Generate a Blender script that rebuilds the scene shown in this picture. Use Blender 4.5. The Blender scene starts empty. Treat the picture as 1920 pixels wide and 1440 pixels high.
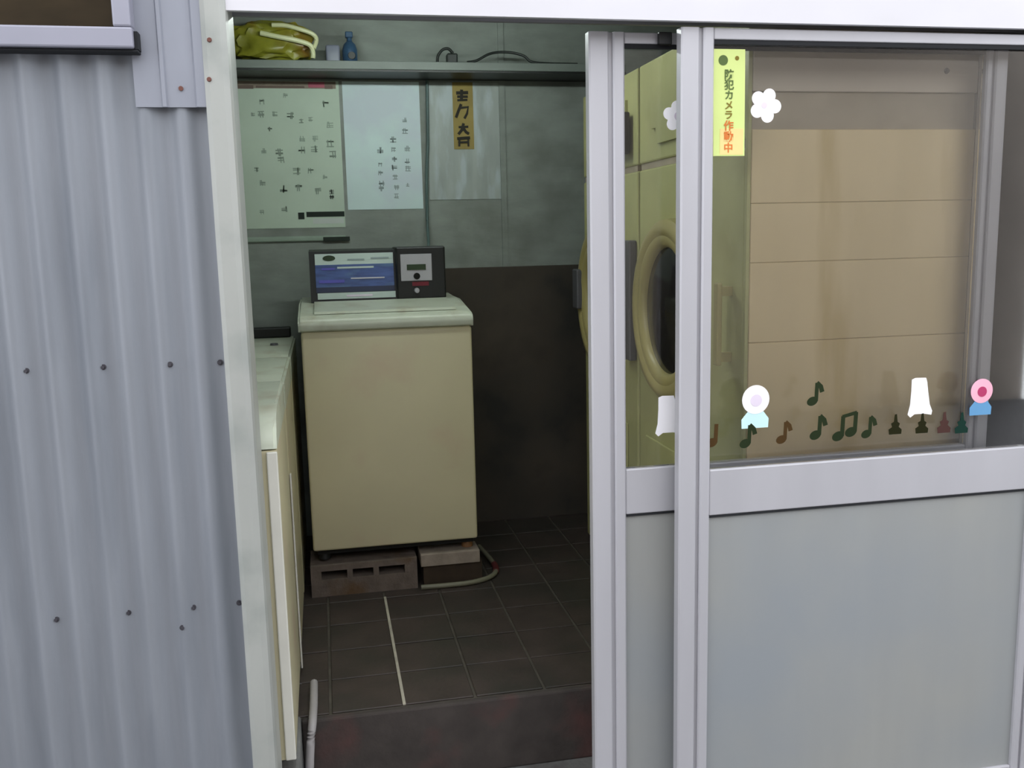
import bpy, bmesh, math, random
from mathutils import Vector, Matrix
random.seed(7)
scene = bpy.context.scene
COL = scene.collection

# ------------------------------------------------------------------ camera
F_PX = 1760.0
camd = bpy.data.cameras.new('camera')
camd.sensor_width = 36.0
camd.lens = F_PX / 1920.0 * 36.0
camd.clip_start = 0.01
cam = bpy.data.objects.new('camera', camd)
COL.objects.link(cam)
d = Vector((-360.0, -270.0, F_PX)).normalized()            # room depth axis seen in (right, down, forward)
x = Vector((8440.0, -470.0, F_PX)); x = (x - d * x.dot(d)).normalized()
z = -d.cross(x)
right = Vector((x[0], d[0], z[0])); down = Vector((x[1], d[1], z[1])); fwd = Vector((x[2], d[2], z[2]))
m = Matrix.Identity(4)
for i in range(3):
    m[i][0] = right[i]; m[i][1] = -down[i]; m[i][2] = -fwd[i]
m[0][3], m[1][3], m[2][3] = 0.0, -2.1, 1.3
cam.matrix_world = m
scene.camera = cam

# ------------------------------------------------------------------ sky, exposure
world = bpy.data.worlds.new('overcast_sky'); scene.world = world
world.use_nodes = True
bgn = world.node_tree.nodes['Background']
bgn.inputs[0].default_value = (0.93, 0.955, 1.0, 1)
bgn.inputs[1].default_value = 2.0
scene.view_settings.view_transform = 'Standard'
scene.view_settings.look = 'None'
scene.view_settings.gamma = 1.0
scene.view_settings.use_curve_mapping = False
scene.view_settings.exposure = 0.42
FILL_TUBE = 46.0                                                 # brightness of the unseen tube added to lift the back wall

# ------------------------------------------------------------------ helpers
def lin(c):
    c = c / 255.0
    return c / 12.92 if c <= 0.04045 else ((c + 0.055) / 1.055) ** 2.4
def rgb(r, g, b): return (lin(r), lin(g), lin(b), 1.0)

MATS = {}
def mat(name, col, rough=0.5, metal=0.0, var=0.12, scale=6.0, stretch=(1, 1, 1), bump=0.0, bscale=60.0,
        second=None, sec_scale=3.0, sec_lo=0.5, sec_hi=0.65, sec_stretch=(1, 1, 1), spec=0.5):
    M = bpy.data.materials.new(name); M.use_nodes = True
    nt = M.node_tree; N = nt.nodes; L = nt.links
    P = N['Principled BSDF']
    P.inputs['Roughness'].default_value = rough
    P.inputs['Metallic'].default_value = metal
    P.inputs['Specular IOR Level'].default_value = spec
    geo = N.new('ShaderNodeNewGeometry')
    mp = N.new('ShaderNodeMapping'); mp.inputs['Scale'].default_value = stretch
    L.new(geo.outputs['Position'], mp.inputs['Vector'])
    nz = N.new('ShaderNodeTexNoise'); nz.inputs['Scale'].default_value = scale; nz.inputs['Detail'].default_value = 5
    L.new(mp.outputs[0], nz.inputs['Vector'])
    mr = N.new('ShaderNodeMapRange'); mr.inputs[1].default_value = 0.3; mr.inputs[2].default_value = 0.7
    mr.inputs[3].default_value = 1 - var; mr.inputs[4].default_value = 1 + var
    L.new(nz.outputs['Fac'], mr.inputs[0])
    mx = N.new('ShaderNodeMix'); mx.data_type = 'RGBA'; mx.blend_type = 'MULTIPLY'; mx.inputs[0].default_value = 1.0
    mx.inputs[6].default_value = col
    L.new(mr.outputs[0], mx.inputs[7])
    out = mx.outputs[2]
    if second:
        mp2 = N.new('ShaderNodeMapping'); mp2.inputs['Scale'].default_value = sec_stretch
        L.new(geo.outputs['Position'], mp2.inputs['Vector'])
        n2 = N.new('ShaderNodeTexNoise'); n2.inputs['Scale'].default_value = sec_scale; n2.inputs['Detail'].default_value = 6
        L.new(mp2.outputs[0], n2.inputs['Vector'])
        r2 = N.new('ShaderNodeMapRange'); r2.inputs[1].default_value = sec_lo; r2.inputs[2].default_value = sec_hi
        L.new(n2.outputs['Fac'], r2.inputs[0])
        m2 = N.new('ShaderNodeMix'); m2.data_type = 'RGBA'
        L.new(r2.outputs[0], m2.inputs[0]); L.new(out, m2.inputs[6]); m2.inputs[7].default_value = second
        out = m2.outputs[2]
    L.new(out, P.inputs['Base Color'])
    if bump:
        b = N.new('ShaderNodeTexNoise'); b.inputs['Scale'].default_value = bscale; b.inputs['Detail'].default_value = 4
        L.new(mp.outputs[0], b.inputs['Vector'])
        bp = N.new('ShaderNodeBump'); bp.inputs['Strength'].default_value = bump; bp.inputs['Distance'].default_value = 0.01
        L.new(b.outputs['Fac'], bp.inputs['Height']); L.new(bp.outputs[0], P.inputs['Normal'])
    MATS[name] = M
    return M

def glass_mat(name, tint=(0.994, 0.997, 0.994, 1), gloss=1.0):
    M = bpy.data.materials.new(name); M.use_nodes = True
    nt = M.node_tree; N = nt.nodes; L = nt.links
    N.remove(N['Principled BSDF'])
    tr = N.new('ShaderNodeBsdfTransparent'); tr.inputs[0].default_value = tint
    gl = N.new('ShaderNodeBsdfGlossy'); gl.inputs['Roughness'].default_value = 0.03
    fr = N.new('ShaderNodeFresnel'); fr.inputs[0].default_value = 1.5
    mx = N.new('ShaderNodeMixShader')
    L.new(fr.outputs[0], mx.inputs[0]); L.new(tr.outputs[0], mx.inputs[1]); L.new(gl.outputs[0], mx.inputs[2])
    L.new(mx.outputs[0], N['Material Output'].inputs[0])
    MATS[name] = M
    return M

def emit_mat(name, col, s):
    M = bpy.data.materials.new(name); M.use_nodes = True
    P = M.node_tree.nodes['Principled BSDF']
    P.inputs['Base Color'].default_value = (0.8, 0.8, 0.8, 1)
    P.inputs['Emission Color'].default_value = col; P.inputs['Emission Strength'].default_value = s
    MATS[name] = M
    return M

WORLD_LOC = {}
def link(o, loc, parent):
    COL.objects.link(o)
    if parent is not None:
        o.parent = parent
        o.location = Vector(loc) - WORLD_LOC[parent.name]
    else:
        o.location = loc
    WORLD_LOC[o.name] = Vector(loc)
    return o

def obj(name, bm, material, parent=None, smooth=False):
    """bm holds world coordinates; origin goes to the base centre of the shape"""
    if smooth:
        for fc in bm.faces: fc.smooth = True
    vs = [v.co for v in bm.verts]
    lo = Vector([min(v[i] for v in vs) for i in range(3)]); hi = Vector([max(v[i] for v in vs) for i in range(3)])
    o0 = Vector(((lo.x + hi.x) / 2, (lo.y + hi.y) / 2, lo.z))
    bmesh.ops.translate(bm, verts=bm.verts[:], vec=-o0)
    bmesh.ops.recalc_face_normals(bm, faces=bm.faces[:])
    me = bpy.data.meshes.new(name); bm.to_mesh(me); bm.free()
    if smooth:
        try: me.set_sharp_from_angle(angle=math.radians(40))
        except Exception: pass
    me.materials.append(MATS[material] if isinstance(material, str) else material)
    return link(bpy.data.objects.new(name, me), o0, parent)

def thing(name, loc, label, cat, group=None):
    o = bpy.data.objects.new(name, None); o.empty_display_size = 0.05
    link(o, loc, None)
    return tag(o, label, cat, group)
def tag(o, label, cat, group=None):
    o['label'] = label; o['category'] = cat
    if group: o['group'] = group
    return o
def struct(o, label, cat):
    o['kind'] = 'structure'; o['label'] = label; o['category'] = cat
    return o

def B(): return bmesh.new()
def box(bm, x0, x1, y0, y1, z0, z1, bev=0.0, seg=2):
    r = bmesh.ops.create_cube(bm, size=1.0)
    bmesh.ops.scale(bm, verts=r['verts'], vec=(abs(x1 - x0), abs(y1 - y0), abs(z1 - z0)))
    bmesh.ops.translate(bm, verts=r['verts'], vec=((x0 + x1) / 2, (y0 + y1) / 2, (z0 + z1) / 2))
    if bev:
        es = list({e for v in r['verts'] for e in v.link_edges})
        bmesh.ops.bevel(bm, geom=es, offset=bev, segments=seg, affect='EDGES', profile=0.5)
    return bm
def bx(*a, **k): return box(B(), *a, **k)

def prism(bm, pts, axis, a0, a1):
    """pts: 2D polygon, extruded along axis ('x': pts are (y,z); 'y': (x,z); 'z': (x,y))"""
    def P(p, a):
        if axis == 'x': return (a, p[0], p[1])
        if axis == 'y': return (p[0], a, p[1])
        return (p[0], p[1], a)
    v0 = [bm.verts.new(P(p, a0)) for p in pts]; v1 = [bm.verts.new(P(p, a1)) for p in pts]
    n = len(pts)
    bm.faces.new(v0); bm.faces.new(v1[::-1])
    for i in range(n):
        bm.faces.new((v0[i], v0[(i + 1) % n], v1[(i + 1) % n], v1[i]))
    return bm

def cyl(bm, c, axis, r0, r1, h, n=24):
    mt = {'x': Matrix.Rotation(math.pi / 2, 4, 'Y'), 'y': Matrix.Rotation(-math.pi / 2, 4, 'X'), 'z': Matrix.Identity(4)}[axis]
    r = bmesh.ops.create_cone(bm, cap_ends=True, segments=n, radius1=r0, radius2=r1, depth=h)
    bmesh.ops.translate(bm, verts=r['verts'], vec=(0, 0, h / 2))
    bmesh.ops.transform(bm, matrix=Matrix.Translation(c) @ mt, verts=r['verts'])
    return bm

def lathe(bm, prof, n=48, mtx=Matrix.Identity(4)):
    """prof: closed list of (r, h) turned about local z"""
    rings = []
    for i in range(n):
        a = 2 * math.pi * i / n
        rings.append([bm.verts.new(mtx @ Vector((r * math.cos(a), r * math.sin(a), h))) for r, h in prof])
    k = len(prof)
    for i in range(n):
        A, Bq = rings[i], rings[(i + 1) % n]
        for j in range(k):
            bm.faces.new((A[j], A[(j + 1) % k], Bq[(j + 1) % k], Bq[j]))
    return bm

def tube(bm, pts, r, n=10, radii=None):
    pts = [Vector(p) for p in pts]
    prev = None; up = Vector((0.13, 0.27, 0.95)).normalized()
    for i, p in enumerate(pts):
        t = (pts[min(i + 1, len(pts) - 1)] - pts[max(i - 1, 0)]).normalized()
        a = t.cross(up)
        if a.length < 1e-3: a = t.cross(Vector((1, 0, 0)))
        a.normalize(); b = t.cross(a).normalized()
        rr = radii[i] if radii else r
        ring = [bm.verts.new(p + a * rr * math.cos(2 * math.pi * k / n) + b * rr * math.sin(2 * math.pi * k / n)) for k in range(n)]
        if prev:
            for k in range(n): bm.faces.new((prev[k], prev[(k + 1) % n], ring[(k + 1) % n], ring[k]))
        else: bm.faces.new(ring)
        prev = ring
    bm.faces.new(prev[::-1])
    return bm

def smooth_path(pts, n=8):
    pts = [Vector(p) for p in pts]; out = []
    for i in range(len(pts) - 1):
        p0 = pts[max(i - 1, 0)]; p1 = pts[i]; p2 = pts[i + 1]; p3 = pts[min(i + 2, len(pts) - 1)]
        for k in range(n):
            t = k / n
            out.append(0.5 * ((2 * p1) + (-p0 + p2) * t + (2 * p0 - 5 * p1 + 4 * p2 - p3) * t * t + (-p0 + 3 * p1 - 3 * p2 + p3) * t ** 3))
    out.append(pts[-1])
    return out

def stroke(bm, pts, w, yf, yb):
    """flat ink stroke in the xz plane between two y values; pts may carry a width factor"""
    L = []; R = []
    for i, p in enumerate(pts):
        a = pts[max(i - 1, 0)]; b = pts[min(i + 1, len(pts) - 1)]
        tx, tz = b[0] - a[0], b[1] - a[1]; l = math.hypot(tx, tz) or 1
        ww = w * (p[2] if len(p) > 2 else 1) / 2
        L.append((p[0] - tz / l * ww, p[1] + tx / l * ww)); R.append((p[0] + tz / l * ww, p[1] - tx / l * ww))
    prism(bm, L + R[::-1], 'y', yf, yb)
    return bm

def disc_pts(cx, cz, r, n=28, sx=1.0): return [(cx + r * sx * math.cos(2 * math.pi * k / n), cz + r * math.sin(2 * math.pi * k / n)) for k in range(n)]

# ------------------------------------------------------------------ materials
mat('corrugated', rgb(133, 137, 144), 0.5, 0.15, 0.07, 5, (6, 1, 0.5), 0.06, 90, second=rgb(117, 122, 130), sec_scale=2.2, sec_lo=.5, sec_hi=.75, sec_stretch=(5, 1, .6))
mat('flashing', rgb(141, 144, 154), 0.5, 0.15, 0.06, 5, (3, 1, 1))
mat('screw', rgb(74, 72, 78), 0.5, 0.4)
mat('rust', rgb(110, 70, 60), 0.8)
mat('frame_light', rgb(148, 148, 161), 0.42, 0.15, 0.05)
mat('rubber', rgb(22, 24, 28), 0.8)
mat('pane_brown', rgb(50, 41, 27), 0.5, 0, 0.2, 9, (1, 1, 3), spec=.12)
mat('jamb', rgb(163, 165, 160), 0.42, 0.05, 0.06, 8, (1, 1, .3), second=rgb(150, 154, 149), sec_scale=7, sec_lo=.52, sec_hi=.7)
mat('alum', rgb(185, 184, 189), 0.38, 0.2, 0.04, 8, (1, 1, .2))
mat('header_white', rgb(210, 208, 213), 0.4, 0.1, 0.03, 4)
mat('alum_groove', rgb(137, 137, 141), 0.5, 0.2, 0.05)
mat('door_panel', rgb(154, 155, 152), 0.55, 0.1, 0.04, 2.5, (4, 1, .5), second=rgb(144, 149, 153), sec_scale=1.6, sec_lo=.4, sec_hi=.7)
glass_mat('glass')
mat('wall_upper', rgb(138, 145, 139), 0.7, 0, 0.12, 7, (1, 1, 3), 0.1, 25, second=rgb(112, 116, 110), sec_scale=3.5, sec_lo=.48, sec_hi=.7)
mat('wall_lower', rgb(72, 64, 55), 0.75, 0, 0.25, 6, (1, 1, 1), 0.1, 20, second=rgb(46, 44, 40), sec_scale=3, sec_lo=.45, sec_hi=.65)
mat('wall_inner', rgb(110, 112, 104), 0.8, 0, 0.12, 5)
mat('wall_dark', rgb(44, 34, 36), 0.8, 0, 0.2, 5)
mat('ceiling', rgb(150, 152, 145), 0.8, 0, 0.05)
mat('tile', rgb(60, 51, 47), 0.55, 0, 0.25, 9, (1, 1, 1), 0.08, 70, second=rgb(48, 45, 40), sec_scale=4, sec_lo=.45, sec_hi=.65)
mat('grout', rgb(76, 71, 62), 0.9, 0, 0.3, 14)
mat('grout_pale', rgb(170, 164, 150), 0.9, 0, 0.25, 14)
mat('step', rgb(61, 55, 52), 0.85, 0, 0.25, 12, (1, 1, 1), 0.2, 60, second=rgb(82, 57, 54), sec_scale=5, sec_lo=.52, sec_hi=.7)
mat('concrete', rgb(112, 112, 110), 0.85, 0, 0.2, 14, (1, 1, 1), 0.2, 80, second=rgb(80, 76, 74), sec_scale=6, sec_lo=.5, sec_hi=.65)
mat('asphalt', rgb(96, 96, 98), 0.9, 0, 0.25, 30, (1, 1, 1), 0.3, 120)
mat('opposite', rgb(150, 142, 134), 0.85, 0, 0.1, 2)
mat('washer_cream', rgb(204, 196, 162), 0.35, 0, 0.05, 3, (1, 1, 1), second=rgb(200, 182, 154), sec_scale=4, sec_lo=.55, sec_hi=.75)
mat('washer_top', rgb(196, 202, 184), 0.35, 0, 0.06, 10, (1, 1, 1), second=rgb(178, 176, 156), sec_scale=9, sec_lo=.52, sec_hi=.7)
mat('white_enamel', rgb(208, 206, 196), 0.25, 0, 0.05, 8)
mat('black_plastic', rgb(22, 24, 24), 0.45, 0, 0.1)
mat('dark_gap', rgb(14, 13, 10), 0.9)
mat('pale_print', rgb(190, 205, 200), 0.4, 0, 0.05)
mat('blue_print', rgb(62, 84, 140), 0.4, 0, 0.3, 14, (1, 1, 6), second=rgb(80, 110, 150), sec_scale=6, sec_lo=.45, sec_hi=.6, sec_stretch=(1, 1, 4))
mat('navy_print', rgb(26, 38, 70), 0.4)
mat('violet_print', rgb(84, 84, 180), 0.4)
mat('green_print', rgb(36, 56, 30), 0.4)
mat('silver_plate', rgb(178, 178, 184), 0.35, 0.3, 0.08)
mat('red_dark', rgb(110, 24, 40), 0.4)
mat('white_paper', rgb(205, 212, 208), 0.8, 0, 0.03, 8)
mat('paper_blue', rgb(212, 232, 232), 0.75, 0, 0.04, 5, second=rgb(208, 220, 228), sec_scale=4, sec_lo=.45, sec_hi=.6)
mat('paper_green', rgb(194, 210, 194), 0.75, 0, 0.05, 5)
mat('vinyl', rgb(158, 166, 162), 0.5, 0, 0.14, 5, (4, 1, .8), second=rgb(176, 188, 190), sec_scale=5, sec_lo=.5, sec_hi=.65, sec_stretch=(4, 1, 1))
mat('ink_grey', rgb(140, 155, 142), 0.8, 0, 0.2)
mat('ink_dark', rgb(30, 40, 34), 0.8)
mat('ink_soft', rgb(146, 160, 162), 0.8)
mat('print_red', rgb(176, 92, 110), 0.7)
mat('print_brown', rgb(110, 92, 84), 0.7)
mat('strip_gold', rgb(150, 132, 72), 0.7, 0, 0.12, 12)
mat('ink_black', rgb(26, 22, 8), 0.7)
mat('cable_grey', rgb(78, 98, 96), 0.5)
mat('cable_black', rgb(26, 32, 30), 0.5)
mat('shelf', rgb(116, 124, 119), 0.5, 0, 0.08, 8)
mat('bag_green', rgb(132, 132, 40), 0.35, 0, 0.3, 12, (1, 1, 1), 0.3, 22, second=rgb(120, 88, 30), sec_scale=5, sec_lo=.56, sec_hi=.70)
mat('bag_tie', rgb(214, 216, 172), 0.4)
mat('bottle_blue', rgb(48, 76, 104), 0.3)
mat('bottle_haze', rgb(120, 124, 140), 0.4)
mat('block', rgb(104, 92, 84), 0.9, 0, 0.2, 20, (1, 1, 1), 0.3, 90, second=rgb(92, 70, 48), sec_scale=6, sec_lo=.5, sec_hi=.65)
mat('brick_pale', rgb(140, 128, 116), 0.85, 0, 0.2, 20, (1, 1, 1), 0.2, 90)
mat('brick_dark', rgb(58, 46, 34), 0.9, 0, 0.2, 20)
mat('foot', rgb(120, 84, 50), 0.6)
mat('hose', rgb(112, 110, 92), 0.5)
mat('hose_red', rgb(84, 34, 34), 0.5)
mat('pipe', rgb(160, 156, 156), 0.5)
mat('dryer_yellow', rgb(182, 180, 124), 0.4, 0, 0.12, 4, second=rgb(150, 142, 84), sec_scale=2.5, sec_lo=.5, sec_hi=.7)
mat('dryer_ring', rgb(170, 158, 104), 0.35, 0, 0.08, 6)
mat('dryer_beige', rgb(234, 210, 164), 0.5, 0, 0.05, 3, (3, 1, .4), second=rgb(208, 180, 122), sec_scale=2.2, sec_lo=.53, sec_hi=.72, sec_stretch=(3, 1, .5))
mat('dryer_grey', rgb(204, 190, 172), 0.5, 0, 0.06, 4)
mat('dryer_mid', rgb(168, 154, 134), 0.6, 0, 0.15, 6)
mat('dark_glass', rgb(20, 18, 18), 0.12)
mat('coin_grey', rgb(92, 92, 96), 0.45, 0.2)
mat('lab_yellow', rgb(211, 226, 140), 0.6, 0, 0.05, 6)
mat('lab_cream', rgb(234, 211, 140), 0.6)
mat('ink_green', rgb(84, 104, 50), 0.7)
mat('ink_olive', rgb(128, 110, 20), 0.7)
mat('ink_orange', rgb(214, 116, 44), 0.7)
mat('stick_white', rgb(250, 248, 252), 0.5, 0, 0.01)
mat('stick_lilac', rgb(226, 214, 230), 0.5)
mat('stick_cyan', rgb(206, 240, 244), 0.5)
mat('stick_pink', rgb(240, 176, 196), 0.5)
mat('stick_red', rgb(178, 44, 96), 0.5)
mat('stick_blue', rgb(96, 154, 200), 0.5)
mat('note_green', rgb(40, 50, 31), 0.9, spec=.1)
mat('note_brown', rgb(74, 55, 31), 0.9, spec=.1)
mat('note_dark', rgb(37, 37, 18), 0.9, spec=.1)
mat('note_plum', rgb(78, 54, 50), 0.9, spec=.1)
mat('note_teal', rgb(26, 54, 46), 0.9, spec=.1)
emit_mat('fill_tube_light', (0.89, 1.0, 0.94, 1), FILL_TUBE)

# ================================================================== SETTING
GZ = -0.22       # level of the ground and of the entrance slab
# ---- street
struct(obj('floor_pavement', bx(-6, 6, -12, -0.06, GZ - 0.1, GZ), 'asphalt'), 'grey asphalt pavement in front of the laundry doors', 'pavement')
struct(obj('wall_opposite', bx(-6, 6, -5.2, -5.0, GZ, 2.75), 'opposite'), 'plain wall of the house across the lane', 'wall')
# ---- entrance slab between the doors and the raised floor
struct(obj('floor_entrance', bx(-0.95, 2.2, -0.06, 0.39, GZ - 0.1, GZ), 'concrete'), 'low concrete slab just inside the sliding doors', 'floor')
# ---- raised tiled floor with a dark step
fl = struct(obj('floor', bx(-0.95, 2.2, 0.39, 2.15, GZ - 0.1, -0.004), 'grout'), 'raised floor of dark brown tiles with pale joints', 'floor')
obj('step_riser', bx(-0.119, 2.0, 0.365, 0.39, GZ, -0.001, bev=.006), 'step', fl)['label'] = 'dark stained front of the step'
T = 0.2035
tile_me = None
for ix in range(-1, 6):
    for iy in range(0, 9):
        x0 = -0.040 + T * ix; y0 = 0.39 + T * iy
        cx, cy = x0 + T / 2, y0 + T / 2
        if cx < -0.2 or cx > 1.1 or y0 + T > 2.24: continue
        if tile_me is None:
            bm = bx(-T / 2 + .0042, T / 2 - .0042, -T / 2 + .0032, T / 2 - .0032, 0, 0.0055, bev=.0018, seg=1)
            tile_me = bpy.data.meshes.new('tile'); bm.to_mesh(tile_me); bm.free(); tile_me.materials.append(MATS['tile'])
        y1 = min(y0 + T, 2.03)
        o = bpy.data.objects.new('tile', tile_me)
        if y1 < y0 + T: o.scale = (1, (y1 - y0) / T, 1); cy = (y0 + y1) / 2
        link(o, (cx, cy, -0.0045 + random.uniform(-.0006, .0006)), fl)
js = obj('joint_strip', bx(.1600, .1690, .394, 1.215, -.003, .0022, bev=.001, seg=1), 'grout_pale', fl); js['label'] = 'pale filler strip in a tile joint'
# concrete base beside the step, under the near washer
struct(obj('floor_plinth', bx(-0.72, -0.120, 0.11, 0.66, GZ, 0.0, bev=.008), 'concrete'), 'grey concrete base under the white washer by the jamb', 'concrete base')

# ---- back, side walls, ceiling
wb = struct(obj('wall_back', bx(-0.95, 2.2, 2.03, 2.15, -0.1, 2.5), 'wall_upper'), 'grey green back wall behind the washer', 'wall')
obj('dado', bx(0.30, 2.2, 2.022, 2.03, 0.0, 1.165, bev=.003), 'wall_lower', wb)['label'] = 'dark stained lower wall covering'
obj('batten', bx(0.79, 0.815, 2.022, 2.03, 1.165, 2.5), 'wall_upper', wb)
struct(obj('wall_left', bx(-0.95, -0.80, 0.05, 2.03, GZ, 2.5), 'wall_inner'), 'inner left wall of the small laundry room', 'wall')
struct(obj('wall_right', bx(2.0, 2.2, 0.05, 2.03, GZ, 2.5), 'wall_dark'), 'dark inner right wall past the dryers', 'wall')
struct(obj('ceiling', bx(-0.95, 2.2, -0.02, 2.15, 2.4, 2.5), 'ceiling'), 'pale ceiling of the laundry room', 'ceiling')

# ---- outside corrugated wall on the left
bm = B()
PIT = 0.0732; NS = 16
xs = []; Xa = -1.30; Xb = -0.212
n = int((Xb - Xa) / PIT * NS)
prof = []
for i in range(n + 1):
    X = Xa + (Xb - Xa) * i / n
    c = (1 + math.cos(2 * math.pi * (X + 0.411) / PIT)) / 2
    prof.append((X, 0.004 - 0.019 * c ** 1.35))
zs = [GZ, 0.5, 1.05, 2.6]
grid = [[bm.verts.new((X, Y + 0.0015 * math.sin(7 * X + 3 * zz), zz)) for X, Y in prof] for zz in zs]
back = [[bm.verts.new((X, Y + 0.003, zz)) for X, Y in prof] for zz in (zs[0], zs[-1])]
for a in range(len(zs) - 1):
    for i in range(n): bm.faces.new((grid[a][i], grid[a][i + 1], grid[a + 1][i + 1], grid[a + 1][i]))
for i in range(n):
    bm.faces.new((back[0][i], back[1][i], back[1][i + 1], back[0][i + 1]))
wl = obj('wall_front', bm, 'corrugated', smooth=True)
struct(wl, 'grey corrugated metal wall left of the doorway', 'wall')
struct(obj('wall_core', bx(-1.30, -0.215, 0.012, 0.05, GZ, 2.6), 'wall_inner'), 'board core behind the corrugated sheet', 'wall')
def corr_y(X):
    c = (1 + math.cos(2 * math.pi * (X + 0.411) / PIT)) / 2
    return 0.004 - 0.019 * c ** 1.35
for (X, Zz) in [(-.613, 1.045), (-.463, 1.045), (-.327, 1.045), (-.226, 1.043), (-.606, .497), (-.458, .497), (-.320, .497), (-.222, .495), (-.345, .456)]:
    yy = corr_y(X)
    bm = B(); cyl(bm, (X, yy + .001, Zz), 'y', .0062, .0062, -.003, 12); cyl(bm, (X, yy - .002, Zz), 'y', .0042, .0036, -.004, 6)
    obj('screw', bm, 'screw', wl)
# flat flashing plate over the sheet, beside the window
bm = B()
pts = [(-.352, -.018), (-.302, -.018), (-.299, -.023), (-.292, -.023), (-.289, -.018), (-.236, -.018), (-.232, -.024), (-.214, -.024), (-.214, -.012), (-.352, -.012)]
prism(bm, pts, 'z', 1.575, 2.6)
fp = struct(obj('trim_flashing', bm, 'flashing'), 'flat grey metal flashing between the small window and the doorway', 'flashing')
bm = B(); cyl(bm, (-.262, -.018, 1.612), 'y', .0048, .0048, -.003, 10); obj('screw', bm, 'rust', fp)

# ---- small window, upper left
w1 = thing('window_1', (-.66, 0, 1.68), 'small dark brown window in pale metal frame above the corrugated sheet', 'window'); w1['kind'] = 'structure'
obj('bottom_rail', bx(-1.1, -.340, -.062, -.012, 1.682, 1.722, bev=.004), 'frame_light', w1)
obj('side_rail', bx(-.376, -.342, -.060, -.012, 1.7225, 2.45, bev=.004), 'frame_light', w1)
obj('top_rail', bx(-1.1, -.340, -.062, -.012, 2.451, 2.49, bev=.004), 'frame_light', w1)
obj('pane', bx(-1.1, -.3765, -.034, -.028, 1.7225, 2.45), 'pane_brown', w1)
obj('seal', bx(-1.1, -.334, -.050, -.014, 1.6760, 1.6815, bev=.002), 'rubber', w1)['label'] = 'black rubber strip under the frame'
obj('side_seal', bx(-.3395, -.333, -.050, -.018, 1.682, 1.716), 'rubber', w1)

# ---- door frame: jamb, header, wall over the header
bm = B()
pts = [(-.214, -.026), (-.204, -.034), (-.176, -.036), (-.164, -.030), (-.160, -.018), (-.160, .118), (-.214, .118), (-.214, -.02)]
prism(bm, pts[:-1], 'z', GZ, 1.80)
jb = struct(obj('trim_jamb', bm, 'jamb'), 'cream metal jamb standing left of the open doorway', 'jamb')
for (X, Zz) in ((-.198, 1.705), (-.204, 1.628)):
    bm = B(); cyl(bm, (X, -.0345, Zz), 'y', .005, .004, -.003, 10); obj('screw', bm, 'rust', jb)
hd = thing('trim_header', (.85, 0, 1.765), 'white metal header beam across the top of the sliding doors', 'header'); hd['kind'] = 'structure'
bm = B()
pts = [(-.026, 1.765), (-.026, 1.860), (-.032, 1.864), (-.032, 1.90), (.118, 1.90), (.118, 1.79), (-.012, 1.79), (-.012, 1.765)]
prism(bm, pts, 'x', -.170, 2.2)
obj('beam', bm, 'header_white', hd)
obj('track', bx(-.16, 2.2, .030, .034, 1.775, 1.7895), 'alum_groove', hd)
obj('track', bx(-.16, 2.2, .098, .112, 1.782, 1.7895), 'alum_groove', hd)
struct(obj('wall_over_door', bx(-.215, 2.2, -.02, .10, 1.90, 2.5), 'wall_inner'), 'wall above the white header beam', 'wall')
struct(obj('trim_jamb_right', bx(1.90, 2.2, -.04, .118, GZ, 1.766, bev=.004), 'jamb'), 'metal jamb at the right end of the sliding doors', 'jamb')
bm = B(); box(bm, -.16, 1.90, -.035, .118, GZ, GZ + .006); box(bm, -.16, 1.90, .028, .034, GZ + .006, GZ + .014)
struct(obj('trim_track', bm, 'alum_groove'), 'metal floor track under the sliding doors', 'track')

# ---- sliding doors
def stile(name, x0, w, y0, y1, parent, z0=GZ + .016, z1=1.757, a=.56):
    """extrusion with a groove: wide rib, recess, narrow rib"""
    g0 = x0 + w * a; g1 = g0 + w * .11; x1 = x0 + w; r = .004
    pts = [(x0, y1), (x0, y0 + r), (x0 + r, y0), (g0 - r, y0), (g0, y0 + r), (g0, y0 + .010), (g1, y0 + .010), (g1, y0 + r), (g1 + r, y0), (x1 - r, y0), (x1, y0 + r), (x1, y1)]
    bm = B(); prism(bm, pts, 'z', z0, z1)
    return obj(name, bm, 'alum', parent)
def sliding_door(name, x0, x1, y0, wl_, wr_, label):
    t = thing(name, ((x0 + x1) / 2, y0, GZ + .016), label, 'sliding door'); t['kind'] = 'structure'
    y1 = y0 + .030
    stile('stile', x0, wl_, y0, y1, t)
    stile('stile', x1 - wr_, wr_, y0, y1, t, a=.3)
    a, b = x0 + wl_ + .0003, x1 - wr_ - .0003
    obj('top_rail', bx(a, b, y0 + .003, y1, 1.732, 1.757, bev=.002), 'alum', t)
    obj('middle_rail', bx(a, b, y0 + .004, y1, .606, .722, bev=.003), 'alum', t)
    obj('bottom_rail', bx(a, b, y0 + .004, y1, GZ + .016, GZ + .032, bev=.003), 'alum', t)
    obj('pane', bx(a, b, y0 + .014, y0 + .018, .7225, 1.7315), 'glass', t)['label'] = 'clear glass pane'
    bm = bx(a, b, y0 + .012, y0 + .022, GZ + .0325, .6055)
    obj('lower_panel', bm, 'door_panel', t)['label'] = 'grey flat lower panel'
    obj('gasket', bx(a, b, y0 + .006, y0 + .0118, .600, .6055), 'rubber', t)
    obj('gasket', bx(a, b, y0 + .006, y0 + .0135, 1.722, 1.7315), 'rubber', t)
    return t
d1 = sliding_door('door_1', .825, 1.882, -.004, .080, .075, 'aluminium sliding door nearer the street, with yellow label and stickers on its glass')
d2 = sliding_door('door_2', .626, 1.722, .060, .086, .062, 'aluminium sliding door behind, edging the open doorway')

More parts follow.
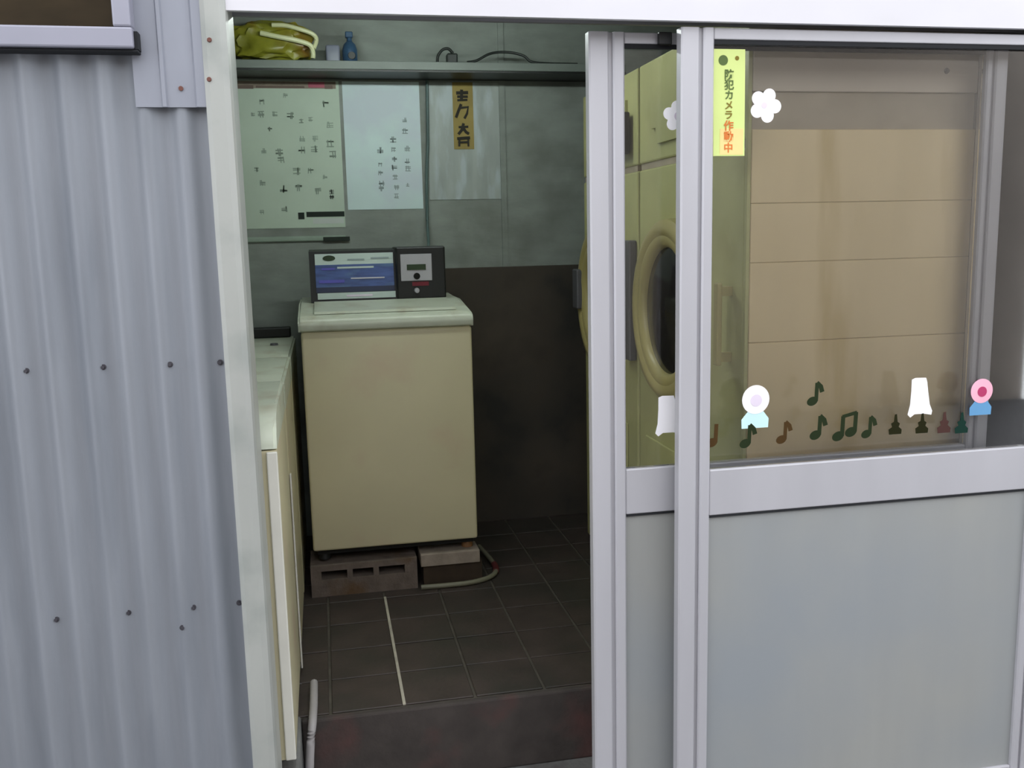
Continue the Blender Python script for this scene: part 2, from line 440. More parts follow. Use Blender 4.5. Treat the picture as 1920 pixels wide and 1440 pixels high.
# ================================================================== WASHER facing the doorway
W = thing('washing_machine', (.22, 1.58, .12), 'cream coin washing machine with blue and black console, raised on blocks', 'washing machine')
X0, X1, YF, YB = -.084, .526, 1.28, 1.90
obj('body', bx(X0, X1, YF, YB, .172, .978, bev=.010, seg=3), 'washer_cream', W, smooth=True)
bm = B()
prof = [(YF + .006, .979), (YF - .006, .985), (YF - .009, .998), (YF - .008, 1.012), (YF + .004, 1.026), (YF + .03, 1.034), (1.60, 1.058), (YB, 1.066), (YB, .979)]
prism(bm, prof, 'x', X0 - .008, X1 + .006)
es = [e for e in bm.edges if abs(e.verts[0].co.x - e.verts[1].co.x) < 1e-6 and min(e.verts[0].co.z, e.verts[1].co.z) > .98]
bmesh.ops.bevel(bm, geom=es, offset=.008, segments=2, affect='EDGES')
top = obj('top_deck', bm, 'washer_top', W, smooth=True)
bm = B()
prism(bm, [(1.325, 1.0372), (1.59, 1.0578), (1.59, 1.066), (1.33, 1.046)], 'x', X0 + .05, X1 - .05)
lid = obj('lid', bm, 'washer_top', W)
for fx, mm in ((X0 + .04, 'black_plastic'), (X1 - .035, 'foot'), ):
    bm = B(); cyl(bm, (fx, YF + .05, .1305), 'z', .022, .018, .041, 16); obj('foot', bm, mm, W, smooth=True)
for fx in (X0 + .04, X1 - .04):
    bm = B(); cyl(bm, (fx, YB - .10, .1305), 'z', .022, .018, .041, 16); obj('foot', bm, 'black_plastic', W, smooth=True)
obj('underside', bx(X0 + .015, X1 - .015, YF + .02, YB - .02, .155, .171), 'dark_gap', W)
# console
bm = B()
prism(bm, [(1.615, 1.0615), (1.642, 1.256), (1.82, 1.262), (1.82, 1.067)], 'x', -.046, .470)
con = obj('console', bm, 'black_plastic', W)
con['label'] = 'black control console'
def con_y(z): return 1.615 + (z - 1.0615) / (.1945) * .027
def plate(name, x0, x1, z0, z1, off, th, mt, par):
    bm = B()
    prism(bm, [(con_y(z0) - off, z0), (con_y(z1) - off, z1), (con_y(z1) - off + th, z1), (con_y(z0) - off + th, z0)], 'x', x0, x1)
    return obj(name, bm, mt, par)
plate('pale_band', -.024, .277, 1.204, 1.246, .003, .0029, 'pale_print', con)
plate('blue_band', -.024, .277, 1.118, 1.204, .003, .0029, 'blue_print', con)
plate('navy_band', -.024, .277, 1.098, 1.118, .003, .0029, 'navy_print', con)
plate('white_band', -.020, .280, 1.072, 1.096, .0035, .0033, 'pale_print', con)
bm = B(); prism(bm, [(.030 + .024 * math.cos(a * math.pi / 10), 1.229 + .011 * math.sin(a * math.pi / 10)) for a in range(20)], 'y', con_y(1.229) - .0055, con_y(1.229) - .0015)
obj('emblem', bm, 'green_print', con)
for (a, b, zz, h, mt) in ((-.012, .085, 1.140, .012, 'violet_print'), (.10, .165, 1.222, .006, 'ink_soft'), (.19, .26, 1.226, .006, 'ink_soft'), (.0, .05, 1.188, .008, 'violet_print'), (.06, .20, 1.192, .007, 'pale_print'), (.11, .24, 1.150, .005, 'silver_plate'), (.09, .19, 1.0835, .007, 'stick_lilac')):
    plate('lettering', a, b, zz - h / 2, zz + h / 2, .0050, .0016, mt, con)
# coin box
cb = obj('coin_box', bx(.286, .478, 1.598, 1.80, 1.0625, 1.266, bev=.006), 'black_plastic', W)
sp = obj('coin_plate', bx(.302, .424, 1.594, 1.5975, 1.134, 1.238, bev=.001, seg=1), 'silver_plate', cb)
obj('coin_display', bx(.326, .400, 1.5915, 1.594, 1.176, 1.198), 'green_print', cb)
bm = B(); cyl(bm, (.364, 1.5945, 1.152), 'y', .013, .012, -.008, 20); obj('coin_slot', bm, 'dark_gap', cb)
obj('warning_patch', bx(.345, .410, 1.5955, 1.598, 1.114, 1.130), 'red_dark', cb)
bm = B(); cyl(bm, (.362, 1.5978, 1.096), 'y', .011, .009, -.012, 16); obj('lock_button', bm, 'silver_plate', cb)

# blocks under the washer
hb = B()
box(hb, -.098, .292, YF - .008, YF + .182, .098, .120)
box(hb, -.098, .292, YF - .008, YF + .182, .0005, .066)
for xa, xb in ((-.098, -.060), (.034, .054), (.130, .150), (.246, .292)):
    box(hb, xa, xb, YF - .008, YF + .182, .066, .098)
bmesh.ops.remove_doubles(hb, verts=hb.verts[:], dist=1e-5)
tag(obj('hollow_block', hb, 'block'), 'hollow concrete block with dark holes under left front of the cream washer', 'concrete block')
tag(obj('brick', bx(.306, .530, YF - .012, YF + .10, .082, .130, bev=.003), 'brick_pale'), 'pale brick directly under right front foot of the cream washer', 'brick')
tag(obj('brick', bx(.316, .540, YF + .002, YF + .11, .0008, .0815, bev=.003), 'brick_dark'), 'dark brown brick on floor beneath the pale brick', 'brick')
tag(obj('hollow_block', bx(-.07, .06, YB - .2, YB - .01, .0008, .130, bev=.003), 'block'), 'block under rear left foot of the cream washer', 'concrete block')
tag(obj('hollow_block', bx(.40, .53, YB - .2, YB - .01, .0008, .130, bev=.003), 'block'), 'block under rear right foot of the cream washer', 'concrete block')
# hose curling on the floor
hp = smooth_path([(.302, 1.250, .011), (.40, 1.246, .011), (.50, 1.254, .011), (.575, 1.295, .011), (.607, 1.36, .013), (.604, 1.45, .02), (.580, 1.60, .03)], 8)
hs = thing('drain_hose', (.45, 1.30, .001), 'thin grey hose curling on the tiles right of the bricks', 'hose')
obj('hose', tube(B(), hp, .0095, 10), 'hose', hs, smooth=True)
k = len(hp)
obj('collar', tube(B(), hp[30:38], .0125, 10), 'hose_red', hs, smooth=True)['label'] = 'dark red collar'

# ================================================================== LEFT ROW of washers (standing along the left wall)
def side_washer(name, y0, y1, zb, zt, rnd, label, bodymat, topmat, XR):
    t = thing(name, (-.43, (y0 + y1) / 2, zb), label, 'washing machine', 'washers in a row along the left wall')
    XL = -.72
    bm = B()
    prism(bm, [(XL, y0), (XR - .012, y0), (XR - .004, y0 + .004), (XR, y0 + .012), (XR, y1), (XL, y1)], 'z', zb + .03, zt - .088)
    obj('body', bm, bodymat, t)
    pts = [(y1, zt - .084), (y1, zt)]
    pts += [(y0 + rnd * 1.25 * (1 - math.sin(a * math.pi / 16)) - .002, zt - .078 * (1 - math.cos(a * math.pi / 16))) for a in range(9)]
    pts += [(y0 - .002, zt - .084)]
    bm = B(); prism(bm, pts, 'x', XL, XR + .001)
    es = [e for e in bm.edges if e.verts[0].co.x > XR and e.verts[1].co.x > XR and min(e.verts[0].co.z, e.verts[1].co.z) > zt - .083]
    bmesh.ops.bevel(bm, geom=es, offset=.008, segments=2, affect='EDGES')
    tp = obj('top_lid', bm, topmat, t, smooth=True)
    bm = B(); cyl(bm, (XR - .06, y0 + .05, zb), 'z', .02, .018, .03, 14); obj('foot', bm, 'black_plastic', t)
    bm = B(); cyl(bm, (XR - .06, y1 - .05, zb), 'z', .02, .018, .03, 14); obj('foot', bm, 'black_plastic', t)
    return t
a = side_washer('washing_machine', .125, .655, .0005, .902, .12, 'white enamelled washer with rounded lid just inside the cream jamb', 'washer_cream', 'washer_top', -.126)
b = side_washer('washing_machine', .665, 1.235, .0015, .902, .01, 'cream washer between the white one and the back corner, left side', 'washer_cream', 'washer_top', -.125)
c = side_washer('washing_machine', 1.245, 1.955, .0015, .902, .01, 'cream washer in the back left corner beside the raised washer', 'washer_cream', 'washer_top', -.124)
obj('roller_block', bx(.790, .822, .046, .0595, 1.728, 1.756, bev=.002), 'black_plastic', d2)
obj('corner_strip', bx(-.150, -.1245, .116, .1245, .032, .812, bev=.003), 'white_enamel', a)['label'] = 'white front corner'
obj('edge_trim', bx(-.1248, -.1195, .668, .688, .012, .62, bev=.002), 'white_enamel', b)['label'] = 'pale vertical edge strip'
obj('console', bx(-.70, -.14, 1.905, 1.955, .9025, .945, bev=.006), 'black_plastic', c)['label'] = 'low black console'
bm = B(); cyl(bm, (-.195, 1.62, .9022), 'z', .016, .014, .008, 16); obj('knob', bm, 'coin_grey', c)
# pale pipe running down the step beside the plinth
pp = [(-.089, .56, .012), (-.089, .44, .013), (-.091, .372, .006), (-.096, .340, -.03), (-.105, .325, -.10), (-.112, .32, GZ + .006)]
tag(obj('drain_pipe', tube(B(), smooth_path([(-.086, .56, .014), (-.086, .44, .014), (-.089, .352, .004), (-.096, .328, -.04), (-.103, .312, -.12), (-.106, .302, GZ + .002)], 6), .0115, 12), 'pipe', smooth=True), 'pale grey pipe bending down over the step by the concrete base', 'pipe')

# ================================================================== SHELF with things on it
sh = thing('wall_shelf', (.45, 1.94, 1.956), 'long grey shelf across the back wall above the notices', 'shelf')
obj('board', bx(-.78, 1.30, 1.826, 2.028, 1.968, 2.000, bev=.002), 'shelf', sh)
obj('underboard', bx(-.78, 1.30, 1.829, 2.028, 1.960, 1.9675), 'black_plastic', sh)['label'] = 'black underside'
for X in (-.5, 1.22):
    bm = B(); prism(bm, [(2.028, 1.9595), (1.86, 1.9595), (2.028, 1.86)], 'x', X, X + .012); obj('bracket', bm, 'coin_grey', sh)
# plastic bag with pale ties
bm = B()
bmesh.ops.create_icosphere(bm, subdivisions=4, radius=1.0)
rs = random.Random(3)
dirs = [(Vector((rs.uniform(-1, 1), rs.uniform(-1, 1), rs.uniform(-1, 1))).normalized(), rs.uniform(5, 20), rs.uniform(0, 6)) for _ in range(14)]
for v in bm.verts:
    nn = v.co.normalized()
    s = 1 + sum(.030 * (1 - 2 * abs(math.sin(q * nn.dot(dd) / 2 + ph))) for dd, q, ph in dirs)
    nn = Vector([math.copysign(abs(c_) ** .72, c_) for c_ in nn])
    v.co = Vector((nn.x * .175 * s, nn.y * .075 * s, max(nn.z, -.82) * .088 * s))
lo = min(v.co.z for v in bm.verts)
bmesh.ops.translate(bm, verts=bm.verts[:], vec=(-.150, 1.918, 2.001 - lo))
bag = thing('plastic_bag', (-.15, 1.918, 2.0005), 'full yellow green plastic bag with pale ties on the shelf', 'bag')
obj('sack', bm, 'bag_green', bag, smooth=True)
def ribbon(pts, r=.008): return tube(B(), smooth_path(pts, 6), r, 8)
obj('tie', ribbon([(-.185, 1.842, 2.102), (-.12, 1.836, 2.088), (-.05, 1.838, 2.076), (.0, 1.85, 2.062), (.012, 1.855, 2.035), (.010, 1.856, 2.012)], .0095), 'bag_tie', bag, smooth=True)
obj('tie', ribbon([(-.14, 1.868, 2.138), (-.09, 1.858, 2.135), (-.04, 1.85, 2.122), (.012, 1.852, 2.105), (.028, 1.862, 2.085), (.016, 1.856, 2.050)], .0085), 'bag_tie', bag, smooth=True)
# blue bottle
bt = thing('spray_bottle', (.15, 1.90, 2.0005), 'small dark blue bottle standing on the shelf', 'bottle')
bm = B(); lathe(bm, [(0.0005, 2.001), (.026, 2.001), (.030, 2.006), (.030, 2.055), (.024, 2.075), (.011, 2.088), (.010, 2.10), (0.0005, 2.10)], 24, Matrix.Translation((.158, 1.90, 0)))
obj('bottle_body', bm, 'bottle_blue', bt, smooth=True)
bm = B(); box(bm, .142, .172, 1.886, 1.914, 2.1005, 2.124, bev=.004); obj('spray_cap', bm, 'bottle_blue', bt)
bm = B(); cyl(bm, (.164, 1.872, 2.028), 'y', .016, .014, -.004, 16); obj('badge', bm, 'black_plastic', bt)
bm = B(); box(bm, .062, .118, 1.885, 1.935, 2.0008, 2.072, bev=.008, seg=3)
tag(obj('plastic_tub', bm, 'bottle_haze', smooth=True), 'small greyish tub between the bag and the blue bottle', 'tub')
# black power adapter
ad = thing('power_adapter', (.55, 1.89, 2.0005), 'small black power adapter on the middle of the shelf', 'adapter')
obj('housing', bx(.548, .592, 1.862, 1.91, 2.0008, 2.042, bev=.006), 'cable_black', ad)
obj('cable_loop', tube(B(), smooth_path([(.508, 1.87, 2.006), (.512, 1.87, 2.032), (.532, 1.872, 2.056), (.556, 1.875, 2.060), (.574, 1.88, 2.044)], 6), .006, 8), 'cable_black', ad, smooth=True)
tag(obj('cable', tube(B(), smooth_path([(.63, 1.86, 2.006), (.67, 1.865, 2.014), (.72, 1.87, 2.040), (.765, 1.875, 2.050), (.82, 1.875, 2.049), (.87, 1.87, 2.036), (.90, 1.865, 2.012), (.97, 1.865, 2.006), (1.10, 1.87, 2.006)], 6), .0055, 8), 'cable_black', smooth=True), 'dark loose cable arching over the right end of the shelf', 'cable')

# ================================================================== NOTICES on the back wall
YW = 2.03
# large poster
po = thing('poster', (-.13, YW, 1.31), 'large pale green poster with red heading left of the white notice', 'poster')
obj('sheet', bx(-.385, .110, YW - .0022, YW - .0004, 1.352, 1.9525), 'paper_green', po)
def mark(name, x0, x1, z0, z1, mt, par, y=YW - .0022, th=.0006): return obj(name, bx(x0, x1, y - th, y - .00005, z0, z1), mt, par)
mark('heading_band', -.385, .098, 1.922, 1.9505, 'brick_pale', po)
mark('heading_text', -.300, -.235, 1.9195, 1.934, 'print_brown', po, YW - .0029)
mark('heading_text', -.225, -.03, 1.924, 1.932, 'print_brown', po, YW - .0029)
mark('heading_text', -.014, .052, 1.926, 1.948, 'print_red', po, YW - .0029)
mark('heading_text', .052, .085, 1.921, 1.936, 'print_brown', po, YW - .0029)
rm = random.Random(11)
def glyph_row(par, spots, size, mt, y, seed):
    rr = random.Random(seed); bm = B()
    for (gx, gz, s) in spots:
        w = size * s
        for _ in range(3):
            zz = gz + rr.uniform(-.4, .4) * w
            stroke(bm, [(gx - w * .45, zz), (gx + w * .45, zz + rr.uniform(-.08, .08) * w)], w * .14, y - .0005, y - .00005)
        for _ in range(2):
            xx = gx + rr.uniform(-.35, .35) * w
            stroke(bm, [(xx, gz + w * .45), (xx + rr.uniform(-.15, .15) * w, gz - w * .45)], w * .14, y - .0010, y - .00055)
    o = obj('lettering', bm, mt, par); o['kind'] = 'stuff'
    return o
spots = []
PX = lambda px: -.308 + (px - 440) * .002145          # poster column positions, in metres along the wall
PZ = lambda py: 1.944 - (py - 155) * .00218
for (px, py, s) in ((488, 190, .8), (533, 178, .7), (608, 193, 1), (485, 213, 1), (511, 212, .8), (540, 215, 1.1), (615, 232, 1), (578, 222, .7), (560, 225, .7), (560, 258, .9), (585, 258, .9), (613, 267, 1.2), (617, 288, 1.1), (558, 279, 1.1), (582, 277, 1.1), (515, 283, 1.2), (486, 280, .8), (517, 297, 1), (546, 319, 1.2), (573, 318, .9), (600, 330, .7), (480, 340, .9), (519, 352, 1.2), (548, 350, 1.1), (585, 357, 1), (518, 390, .9), (475, 395, .7), (470, 213, .6), (470, 315, .7), (500, 240, .7)):
    spots.append((PX(px), PZ(py), s))
glyph_row(po, spots, .028, 'ink_grey', YW - .0022, 5)
glyph_row(po, [(PX(611), PZ(362) + .008, .8), (PX(611), PZ(362) - .014, .8)], .026, 'ink_dark', YW - .0022, 6)
mark('black_bar', PX(560), PX(634), PZ(406), PZ(396), 'ink_dark', po)
mark('bar_end', PX(544), PX(556), PZ(410), PZ(397), 'ink_dark', po)
mark('pale_bar', PX(572), PX(632), PZ(419), PZ(409), 'white_paper', po)
# strip of paper hanging below the poster with dark curled edge
bm = B(); prism(bm, [(YW - .0004, 1.318), (YW - .0030, 1.318), (YW - .0100, 1.308), (YW - .0115, 1.300), (YW - .0085, 1.296), (YW - .0004, 1.300)], 'x', -.385, .108)
tag(obj('paper_edge', bm, 'ink_grey'), 'curled dark grey paper edge on the wall under the green poster', 'paper')
mark('thick_edge', PX(590), PX(642), 1.294, 1.312, 'ink_dark', bpy.data.objects['paper_edge'], YW - .0118, .002)
# white notice
no = thing('notice', (.29, YW, 1.43), 'white handwritten notice on the back wall between poster and hanging cable', 'notice')
obj('sheet', bx(.124, .446, YW - .0022, YW - .0004, 1.424, 1.9525), 'paper_blue', no)
NX = lambda px: .140 + (px - 648) * .00226
NZ = lambda py: 1.944 - (py - 155) * .00220
sp_ = [(NX(754), NZ(222), .8), (NX(754), NZ(243), 1), (NX(757), NZ(276), 1), (NX(756), NZ(300), .9), (NX(757), NZ(314), 1), (NX(755), NZ(345), .6),
       (NX(731), NZ(259), 1.1), (NX(731), NZ(278), .8), (NX(732), NZ(296), .9), (NX(731), NZ(312), 1), (NX(732), NZ(330), .9), (NX(734), NZ(350), .9), (NX(733), NZ(366), .8),
       (NX(706), NZ(279), 1.1), (NX(705), NZ(306), .7), (NX(705), NZ(322), .8), (NX(706), NZ(342), 1), (NX(705), NZ(352), .9)]
glyph_row(no, sp_, .026, 'ink_soft', YW - .0022, 9)
# plastic sheet with the gold strip
tag(obj('vinyl_sheet', bx(.476, .790, YW - .0030, YW - .0004, 1.46, 1.9525, bev=.0008, seg=1), 'vinyl'), 'cloudy pale sheet on the back wall behind the gold strip', 'sheet')
gs = thing('gold_strip', (.63, YW, 1.67), 'narrow gold paper strip with black brush writing on the back wall', 'paper strip')
obj('paper', bx(.588, .676, YW - .0052, YW - .0034, 1.674, 1.9525), 'strip_gold', gs)
bm = B(); yf, yb = YW - .0058, YW - .00525
cx = .630
for pts, w in ([[(cx - .026, 1.908), (cx + .026, 1.910)], .014], [[(cx - .022, 1.893), (cx + .024, 1.893)], .011], [[(cx - .002, 1.922), (cx - .004, 1.878)], .013], [[(cx - .022, 1.878), (cx + .022, 1.880)], .009],
               [[(cx - .006, 1.862), (cx - .018, 1.835), (cx - .030, 1.806)], .012], [[(cx - .012, 1.846), (cx + .024, 1.850), (cx + .018, 1.822), (cx + .006, 1.802)], .010],
               [[(cx + .002, 1.782), (cx - .006, 1.755), (cx - .022, 1.736)], .012], [[(cx - .020, 1.766), (cx + .022, 1.768)], .009], [[(cx + .000, 1.762), (cx + .012, 1.745), (cx + .024, 1.738)], .012],
               [[(cx - .028, 1.718), (cx + .028, 1.722)], .012], [[(cx - .024, 1.702), (cx + .024, 1.704)], .008], [[(cx - .018, 1.716), (cx - .020, 1.686)], .008], [[(cx + .020, 1.718), (cx + .020, 1.686)], .008]):
    stroke(bm, pts, w, yf, yb)
    yf -= .0004; yb -= .0004
obj('brush_writing', bm, 'ink_black', gs)
# cable hanging down to the console
tag(obj('cable', tube(B(), smooth_path([(.480, 2.016, 1.958), (.478, 2.016, 1.86), (.474, 2.016, 1.70), (.466, 2.014, 1.60), (.462, 2.012, 1.50), (.458, 2.00, 1.36), (.452, 1.93, 1.285), (.44, 1.84, 1.258)], 8), .0065, 10), 'cable_grey', smooth=True), 'grey cable hanging from the shelf down to the washer console', 'cable')

# ================================================================== TUMBLE DRYERS on the right, facing the aisle
DX = 1.060
def dryer(y0, y1, ringy, label, near):
    t = thing('tumble_dryer', (DX + .32, (y0 + y1) / 2, .0), label, 'tumble dryer', 'tumble dryers along the right wall')
    XR = 1.70 if near else 1.68
    zb = .03
    obj('plinth', bx(DX + .03, XR - .02, y0 + .02, y1 - .02, .0015, zb), 'dark_gap', t)
    obj('body', bx(DX, XR, y0 + (.012 if near else 0), y1, zb + .0005, 1.505, bev=.006), 'dryer_yellow', t)
    up = obj('upper_housing', bx(DX, XR, y0 + (.006 if near else 0), y1, 1.5255, 1.840, bev=.006), 'dryer_yellow', t)
    obj('joint_band', bx(DX + .006, XR - .004, y0 + .016, y1 - .004, 1.5055, 1.525), 'dryer_mid', t)
    # panel on upper housing, with rounded corners
    bm = B(); box(bm, DX - .010, DX - .0005, y0 + .10, y1 - .14, 1.575, 1.80, bev=.0)
    bmesh.ops.bevel(bm, geom=[e for e in bm.edges if abs(e.verts[0].co.x - e.verts[1].co.x) > .005], offset=.05, segments=5, affect='EDGES')
    obj('service_panel', bm, 'dryer_yellow', t)
    # drum door
    mt = Matrix.Translation((DX, ringy, 1.058)) @ Matrix.Rotation(-math.pi / 2, 4, 'Y')
    bm = B()
    lathe(bm, [(.196, -.002), (.196, .018), (.204, .030), (.222, .036), (.232, .034), (.246, .042), (.266, .040), (.281, .026), (.284, .0), (.284, -.002)], 64, mt)
    dr = obj('drum_door', bm, 'dryer_ring', t, smooth=True)
    bm = B()
    lathe(bm, [(.0005, .004), (.196, .004), (.196, .012), (.15, .020), (.0005, .026)], 64, mt)
    obj('door_glass', bm, 'dark_glass', dr, smooth=True)['label'] = 'dark round window'
    hy = ringy - .43
    if near:
        bm = B(); box(bm, DX - .045, DX - .030, hy - .014, hy + .014, .945, 1.165, bev=.004)
        box(bm, DX - .031, DX - .0005, hy - .010, hy + .010, .955, .980); box(bm, DX - .031, DX - .0005, hy - .010, hy + .010, 1.130, 1.155)
        obj('handle', bm, 'dryer_ring', t)
    # lower service flap
    obj('lint_flap', bx(DX - .008, DX - .0005, y0 + .10, y1 - .08, .20, .62, bev=.004), 'dryer_yellow', t)
    return t
dn = dryer(.145, .965, .66, 'yellowish tumble dryer with beige side panels right behind the glass doors', True)
# side panels of the near dryer, seen through the glass
YN = .145
for (z0, z1, mt) in ((.035, .400, 'dryer_beige'), (.401, .700, 'dryer_beige'), (.701, 1.0115, 'dryer_beige'), (1.0125, 1.217, 'dryer_beige'), (1.2178, 1.366, 'dryer_beige'), (1.3668, 1.548, 'dryer_beige'), (1.640, 1.838, 'dryer_grey')):
    obj('side_panel', bx(DX + .010, 1.698, YN - .004, YN + .0115, z0, z1, bev=.0015, seg=1), mt, dn)
obj('side_recess', bx(DX + .012, 1.696, YN + .004, YN + .0058, 1.549, 1.639), 'dryer_mid', dn)
obj('corner_post', bx(DX - .001, DX + .0095, YN - .002, YN + .0115, .035, 1.838, bev=.002), 'dryer_yellow', dn)
bm = B(); cyl(bm, (1.605, YN - .004, 1.694), 'y', .008, .006, -.004, 12); obj('screw', bm, 'screw', dn)
df = dryer(.985, 1.650, 1.36, 'yellowish tumble dryer farther in, beside the dark back wall', False)
obj('coin_column', bx(DX - .030, DX - .0005, .99, 1.075, .86, 1.275, bev=.006), 'coin_grey', df)['label'] = 'grey coin box column'
obj('coin_box', bx(DX - .040, DX - .0105, 1.03, 1.125, 1.565, 1.705, bev=.006), 'black_plastic', df)
obj('coin_box', bx(DX - .055, DX - .0005, 1.575, 1.645, 1.00, 1.16, bev=.006), 'coin_grey', df)

# ================================================================== STICKERS on the glass
GY = -.004 + .014                     # outer face of the near pane
RY = .060 + .014                      # outer face of the rear pane
TH = .0006
def st(pts, y, k=0):
    return prism(B(), pts, 'y', y - TH * (k + 1) - .0001, y - TH * k - .0001)
# yellow label with vertical writing
lb = thing('warning_label', (.948, GY, 1.473), 'tall yellow label with vertical green and orange writing on the near glass', 'label')
obj('label_sheet', st([(.910, 1.473), (.988, 1.473), (.986, 1.713), (.908, 1.713)], GY), 'lab_yellow', lb)
obj('cream_area', st([(.926, 1.476), (.984, 1.476), (.984, 1.535), (.926, 1.535)], GY, 1), 'lab_cream', lb)
def text_mesh(ch, size, cx, cz, y):
    cu = bpy.data.curves.new('glyph', 'FONT'); cu.body = ch; cu.size = size; cu.extrude = .0002; cu.align_x = 'CENTER'; cu.align_y = 'CENTER'; cu.offset = size * .02
    cu.resolution_u = 3
    ob = bpy.data.objects.new('glyph', cu); COL.objects.link(ob)
    bpy.context.view_layer.update()
    me = bpy.data.meshes.new_from_object(ob.evaluated_get(bpy.context.evaluated_depsgraph_get()))
    bpy.data.objects.remove(ob); bpy.data.curves.remove(cu)
    bm = B(); bm.from_mesh(me); bpy.data.meshes.remove(me)
    if not bm.verts: return None
    xs = [v.co.x for v in bm.verts]; ys = [v.co.y for v in bm.verts]
    ox, oy = (min(xs) + max(xs)) / 2, (min(ys) + max(ys)) / 2
    for v in bm.verts: v.co = Vector((v.co.x - ox + cx, y - v.co.z, v.co.y - oy + cz))
    return bm
zz = 1.655
for ch, mt, zc, s in (('防', 'ink_green', 1.657, .024), ('犯', 'ink_green', 1.634, .024), ('カ', 'ink_green', 1.611, .023), ('メ', 'ink_olive', 1.588, .022), ('ラ', 'ink_olive', 1.566, .022), ('作', 'ink_orange', 1.542, .025), ('動', 'ink_orange', 1.517, .025), ('中', 'ink_orange', 1.492, .024)):
    bm = text_mesh(ch, s, .947, zc, GY - TH * 2 - .0005)
    if bm: obj('character', bm, mt, lb)
obj('emblem', st(disc_pts(.932, 1.688, .0115), GY, 1), 'ink_green', lb)
obj('emblem_dot', st(disc_pts(.966, 1.693, .005), GY, 1), 'ink_olive', lb)

def flower_pts(cx, cz, R, rot=-5):
    out = []
    for k in range(80):
        a = 2 * math.pi * k / 80
        ph = (a - math.radians(rot) + math.pi / 5) % (2 * math.pi / 5) - math.pi / 5
        r = R * (.60 * math.cos(ph) + math.sqrt(.16 - (.60 * math.sin(ph)) ** 2))
        out.append((cx + r * math.cos(a), cz + r * math.sin(a)))
    return out
fs = thing('flower_sticker', (1.039, GY, 1.55), 'white five petal flower sticker beside the yellow label', 'sticker')
obj('petals', st(flower_pts(1.039, 1.588, .040), GY), 'stick_white', fs)
obj('centre', st(disc_pts(1.036, 1.588, .007), GY, 1), 'stick_lilac', fs)
f2 = thing('flower_sticker', (.838, RY, 1.54), 'white flower sticker on the rear pane, half hidden by the door stile', 'sticker')
obj('petals', st(flower_pts(.846, 1.571, .036, 20), RY), 'stick_white', f2)
obj('centre', st(disc_pts(.848, 1.571, .010), RY, 1), 'stick_lilac', f2)
# round headed figures on little bases
def lolly(cx, cz, R, m1, m2, m3, label):
    t = thing('round_sticker', (cx, GY, cz - .07), label, 'sticker')
    obj('base', st([(cx - R * 1.0, cz - R * 1.98), (cx + R * .95, cz - R * 1.98), (cx + R * .98, cz - R * 1.35), (cx + R * .55, cz - R * .8), (cx - R * .55, cz - R * .8), (cx - R * 1.02, cz - R * 1.35)], GY), m3, t)
    obj('disc', st(disc_pts(cx, cz, R), GY, 1), m1, t)
    obj('disc_centre', st(disc_pts(cx + .001, cz - .002, R * .42), GY, 2), m2, t)
lolly(1.028, .889, .036, 'stick_white', 'stick_lilac', 'stick_cyan', 'round white sticker on a pale cyan base, lower left of the near glass')
lolly(1.657, .876, .032, 'stick_pink', 'stick_red', 'stick_blue', 'round pink sticker with red centre and blue base')
def bell(name, cx, cz, y, label, s=1.0, k=0):
    pts = [(-.026, .044), (-.016, .048), (.014, .047), (.018, .036), (.022, .010), (.028, -.022), (.036, -.040), (.034, -.050), (.012, -.046), (-.014, -.046), (-.026, -.054), (-.034, -.046), (-.028, -.022), (-.026, .014)]
    tag(obj(name, st([(cx + a * s, cz + b * s) for a, b in pts], y, k), 'stick_white'), label, 'sticker')
bell('bell_sticker', 1.480, .872, GY, 'plain white bell shaped sticker on the near glass, left of the pink one')
bell('bell_sticker', .826, .852, RY, 'plain white sticker on the rear pane by the door stile')

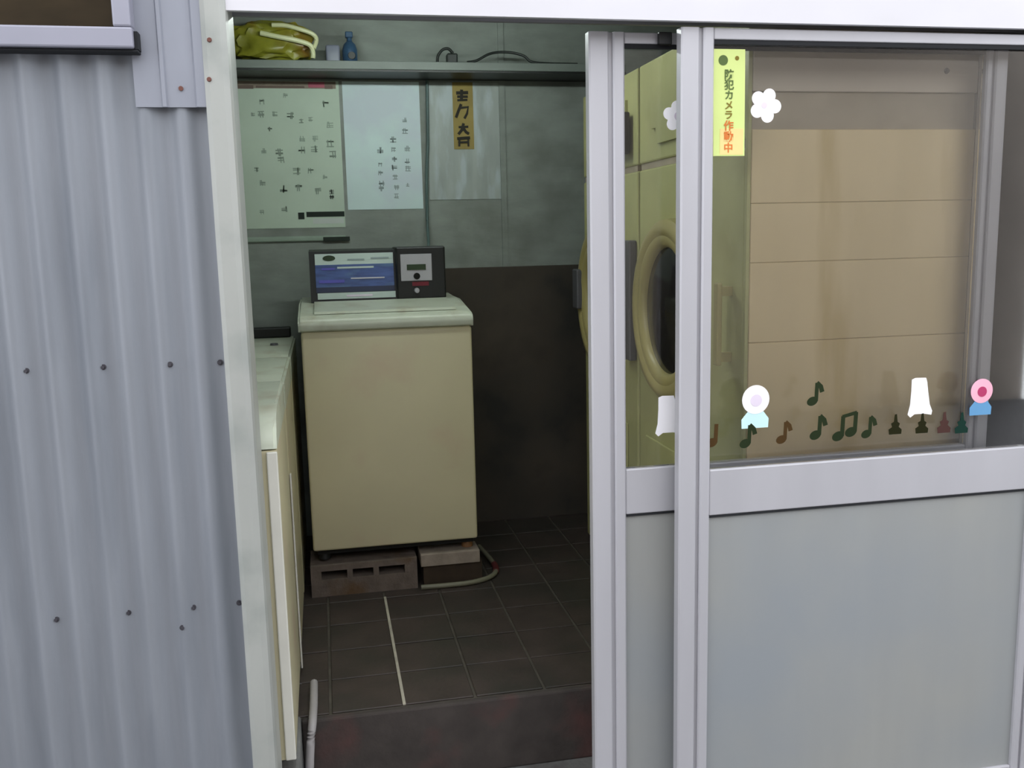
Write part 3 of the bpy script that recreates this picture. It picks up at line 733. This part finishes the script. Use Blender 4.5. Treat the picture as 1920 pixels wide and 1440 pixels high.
def note(cx, cz, mt, label, s=1.0, flag=1, pair=False):
    bm = B(); y = GY - .0001
    k = 0
    heads = [(-.010, -.018)] + ([(.022, -.010)] if pair else [])
    for hx, hz in heads:
        a = math.radians(20)
        prism(bm, [(cx + s * (hx + .015 * math.cos(q) * math.cos(a) - .011 * math.sin(q) * math.sin(a)), cz + s * (hz + .015 * math.cos(q) * math.sin(a) + .011 * math.sin(q) * math.cos(a))) for q in [2 * math.pi * i / 18 for i in range(18)]], 'y', y - TH, y)
        stroke(bm, [(cx + s * (hx + .010), cz + s * hz), (cx + s * (hx + .012), cz + s * (hz + .046))], .010 * s, y - TH * 1.2, y - TH * .1)
    if pair:
        stroke(bm, [(cx + s * .000, cz + s * .027), (cx + s * .036, cz + s * .035)], .008 * s, y - TH * 1.4, y - TH * .2)
    elif flag:
        stroke(bm, [(cx + s * .001, cz + s * .028), (cx + s * .012, cz + s * .018), (cx + s * .016, cz + s * .004)], .012 * s, y - TH * 1.4, y - TH * .2)
    tag(obj('note_sticker', bm, mt), label, 'sticker', 'small dark stickers along the bottom of the glass')
def tree(cx, cz, mt, label, s=1.0):
    pts = [(-.018, -.024), (-.020, -.010), (-.010, -.004), (-.013, .006), (-.005, .010), (-.003, .030), (.003, .031), (.006, .010), (.013, .005), (.010, -.004), (.019, -.012), (.018, -.024)]
    tag(obj('tree_sticker', st([(cx + a * s, cz + b * s) for a, b in pts], GY), mt), label, 'sticker', 'small dark stickers along the bottom of the glass')
note(1.190, .894, 'note_green', 'small dark note sticker standing alone above the bottom row', 1.0)
note(.924, .806, 'note_brown', 'faint note sticker in the bottom row touching the door stile', 1.0, 0)
note(1.012, .798, 'note_green', 'green note sticker below the round white sticker', 1.0)
note(1.108, .801, 'note_brown', 'brownish note sticker, third from the stile in the bottom row', .95)
note(1.201, .808, 'note_green', 'green note sticker in the bottom row under the lone note', 1.05)
note(1.264, .802, 'note_green', 'wide double note sticker in the middle of the bottom row', 1.1, pair=True)
note(1.341, .800, 'note_green', 'green note sticker just right of the double note', .95)
tree(1.413, .800, 'note_dark', 'dark tree shaped sticker left of the white bell', .95)
tree(1.489, .798, 'note_dark', 'dark tree shaped sticker below the white bell', .95)
tree(1.553, .796, 'note_plum', 'plum brown tree sticker between white bell and pink sticker', 1.0)
tree(1.604, .792, 'note_teal', 'dark teal tree sticker left of the blue base', 1.0)

# ================================================================== FILL LAMP added out of view to brighten the back wall
lp = thing('fill_tube_lamp', (.35, 1.05, 2.03), 'unseen tube lamp added under the ceiling to brighten the back wall', 'lamp')
obj('housing', bx(-.14, .84, 1.02, 1.08, 2.062, 2.10, bev=.004), 'header_white', lp)
bm = B(); cyl(bm, (-.12, 1.05, 2.045), 'x', .014, .014, .94, 14); obj('tube', bm, 'fill_tube_light', lp, smooth=True)
for X in (-.135, .821): obj('socket', bx(X, X + .014, 1.034, 1.066, 2.03, 2.0615), 'white_enamel', lp)
for X in (.05, .65): obj('rod', bx(X - .004, X + .004, 1.046, 1.054, 2.1005, 2.3995), 'coin_grey', lp)
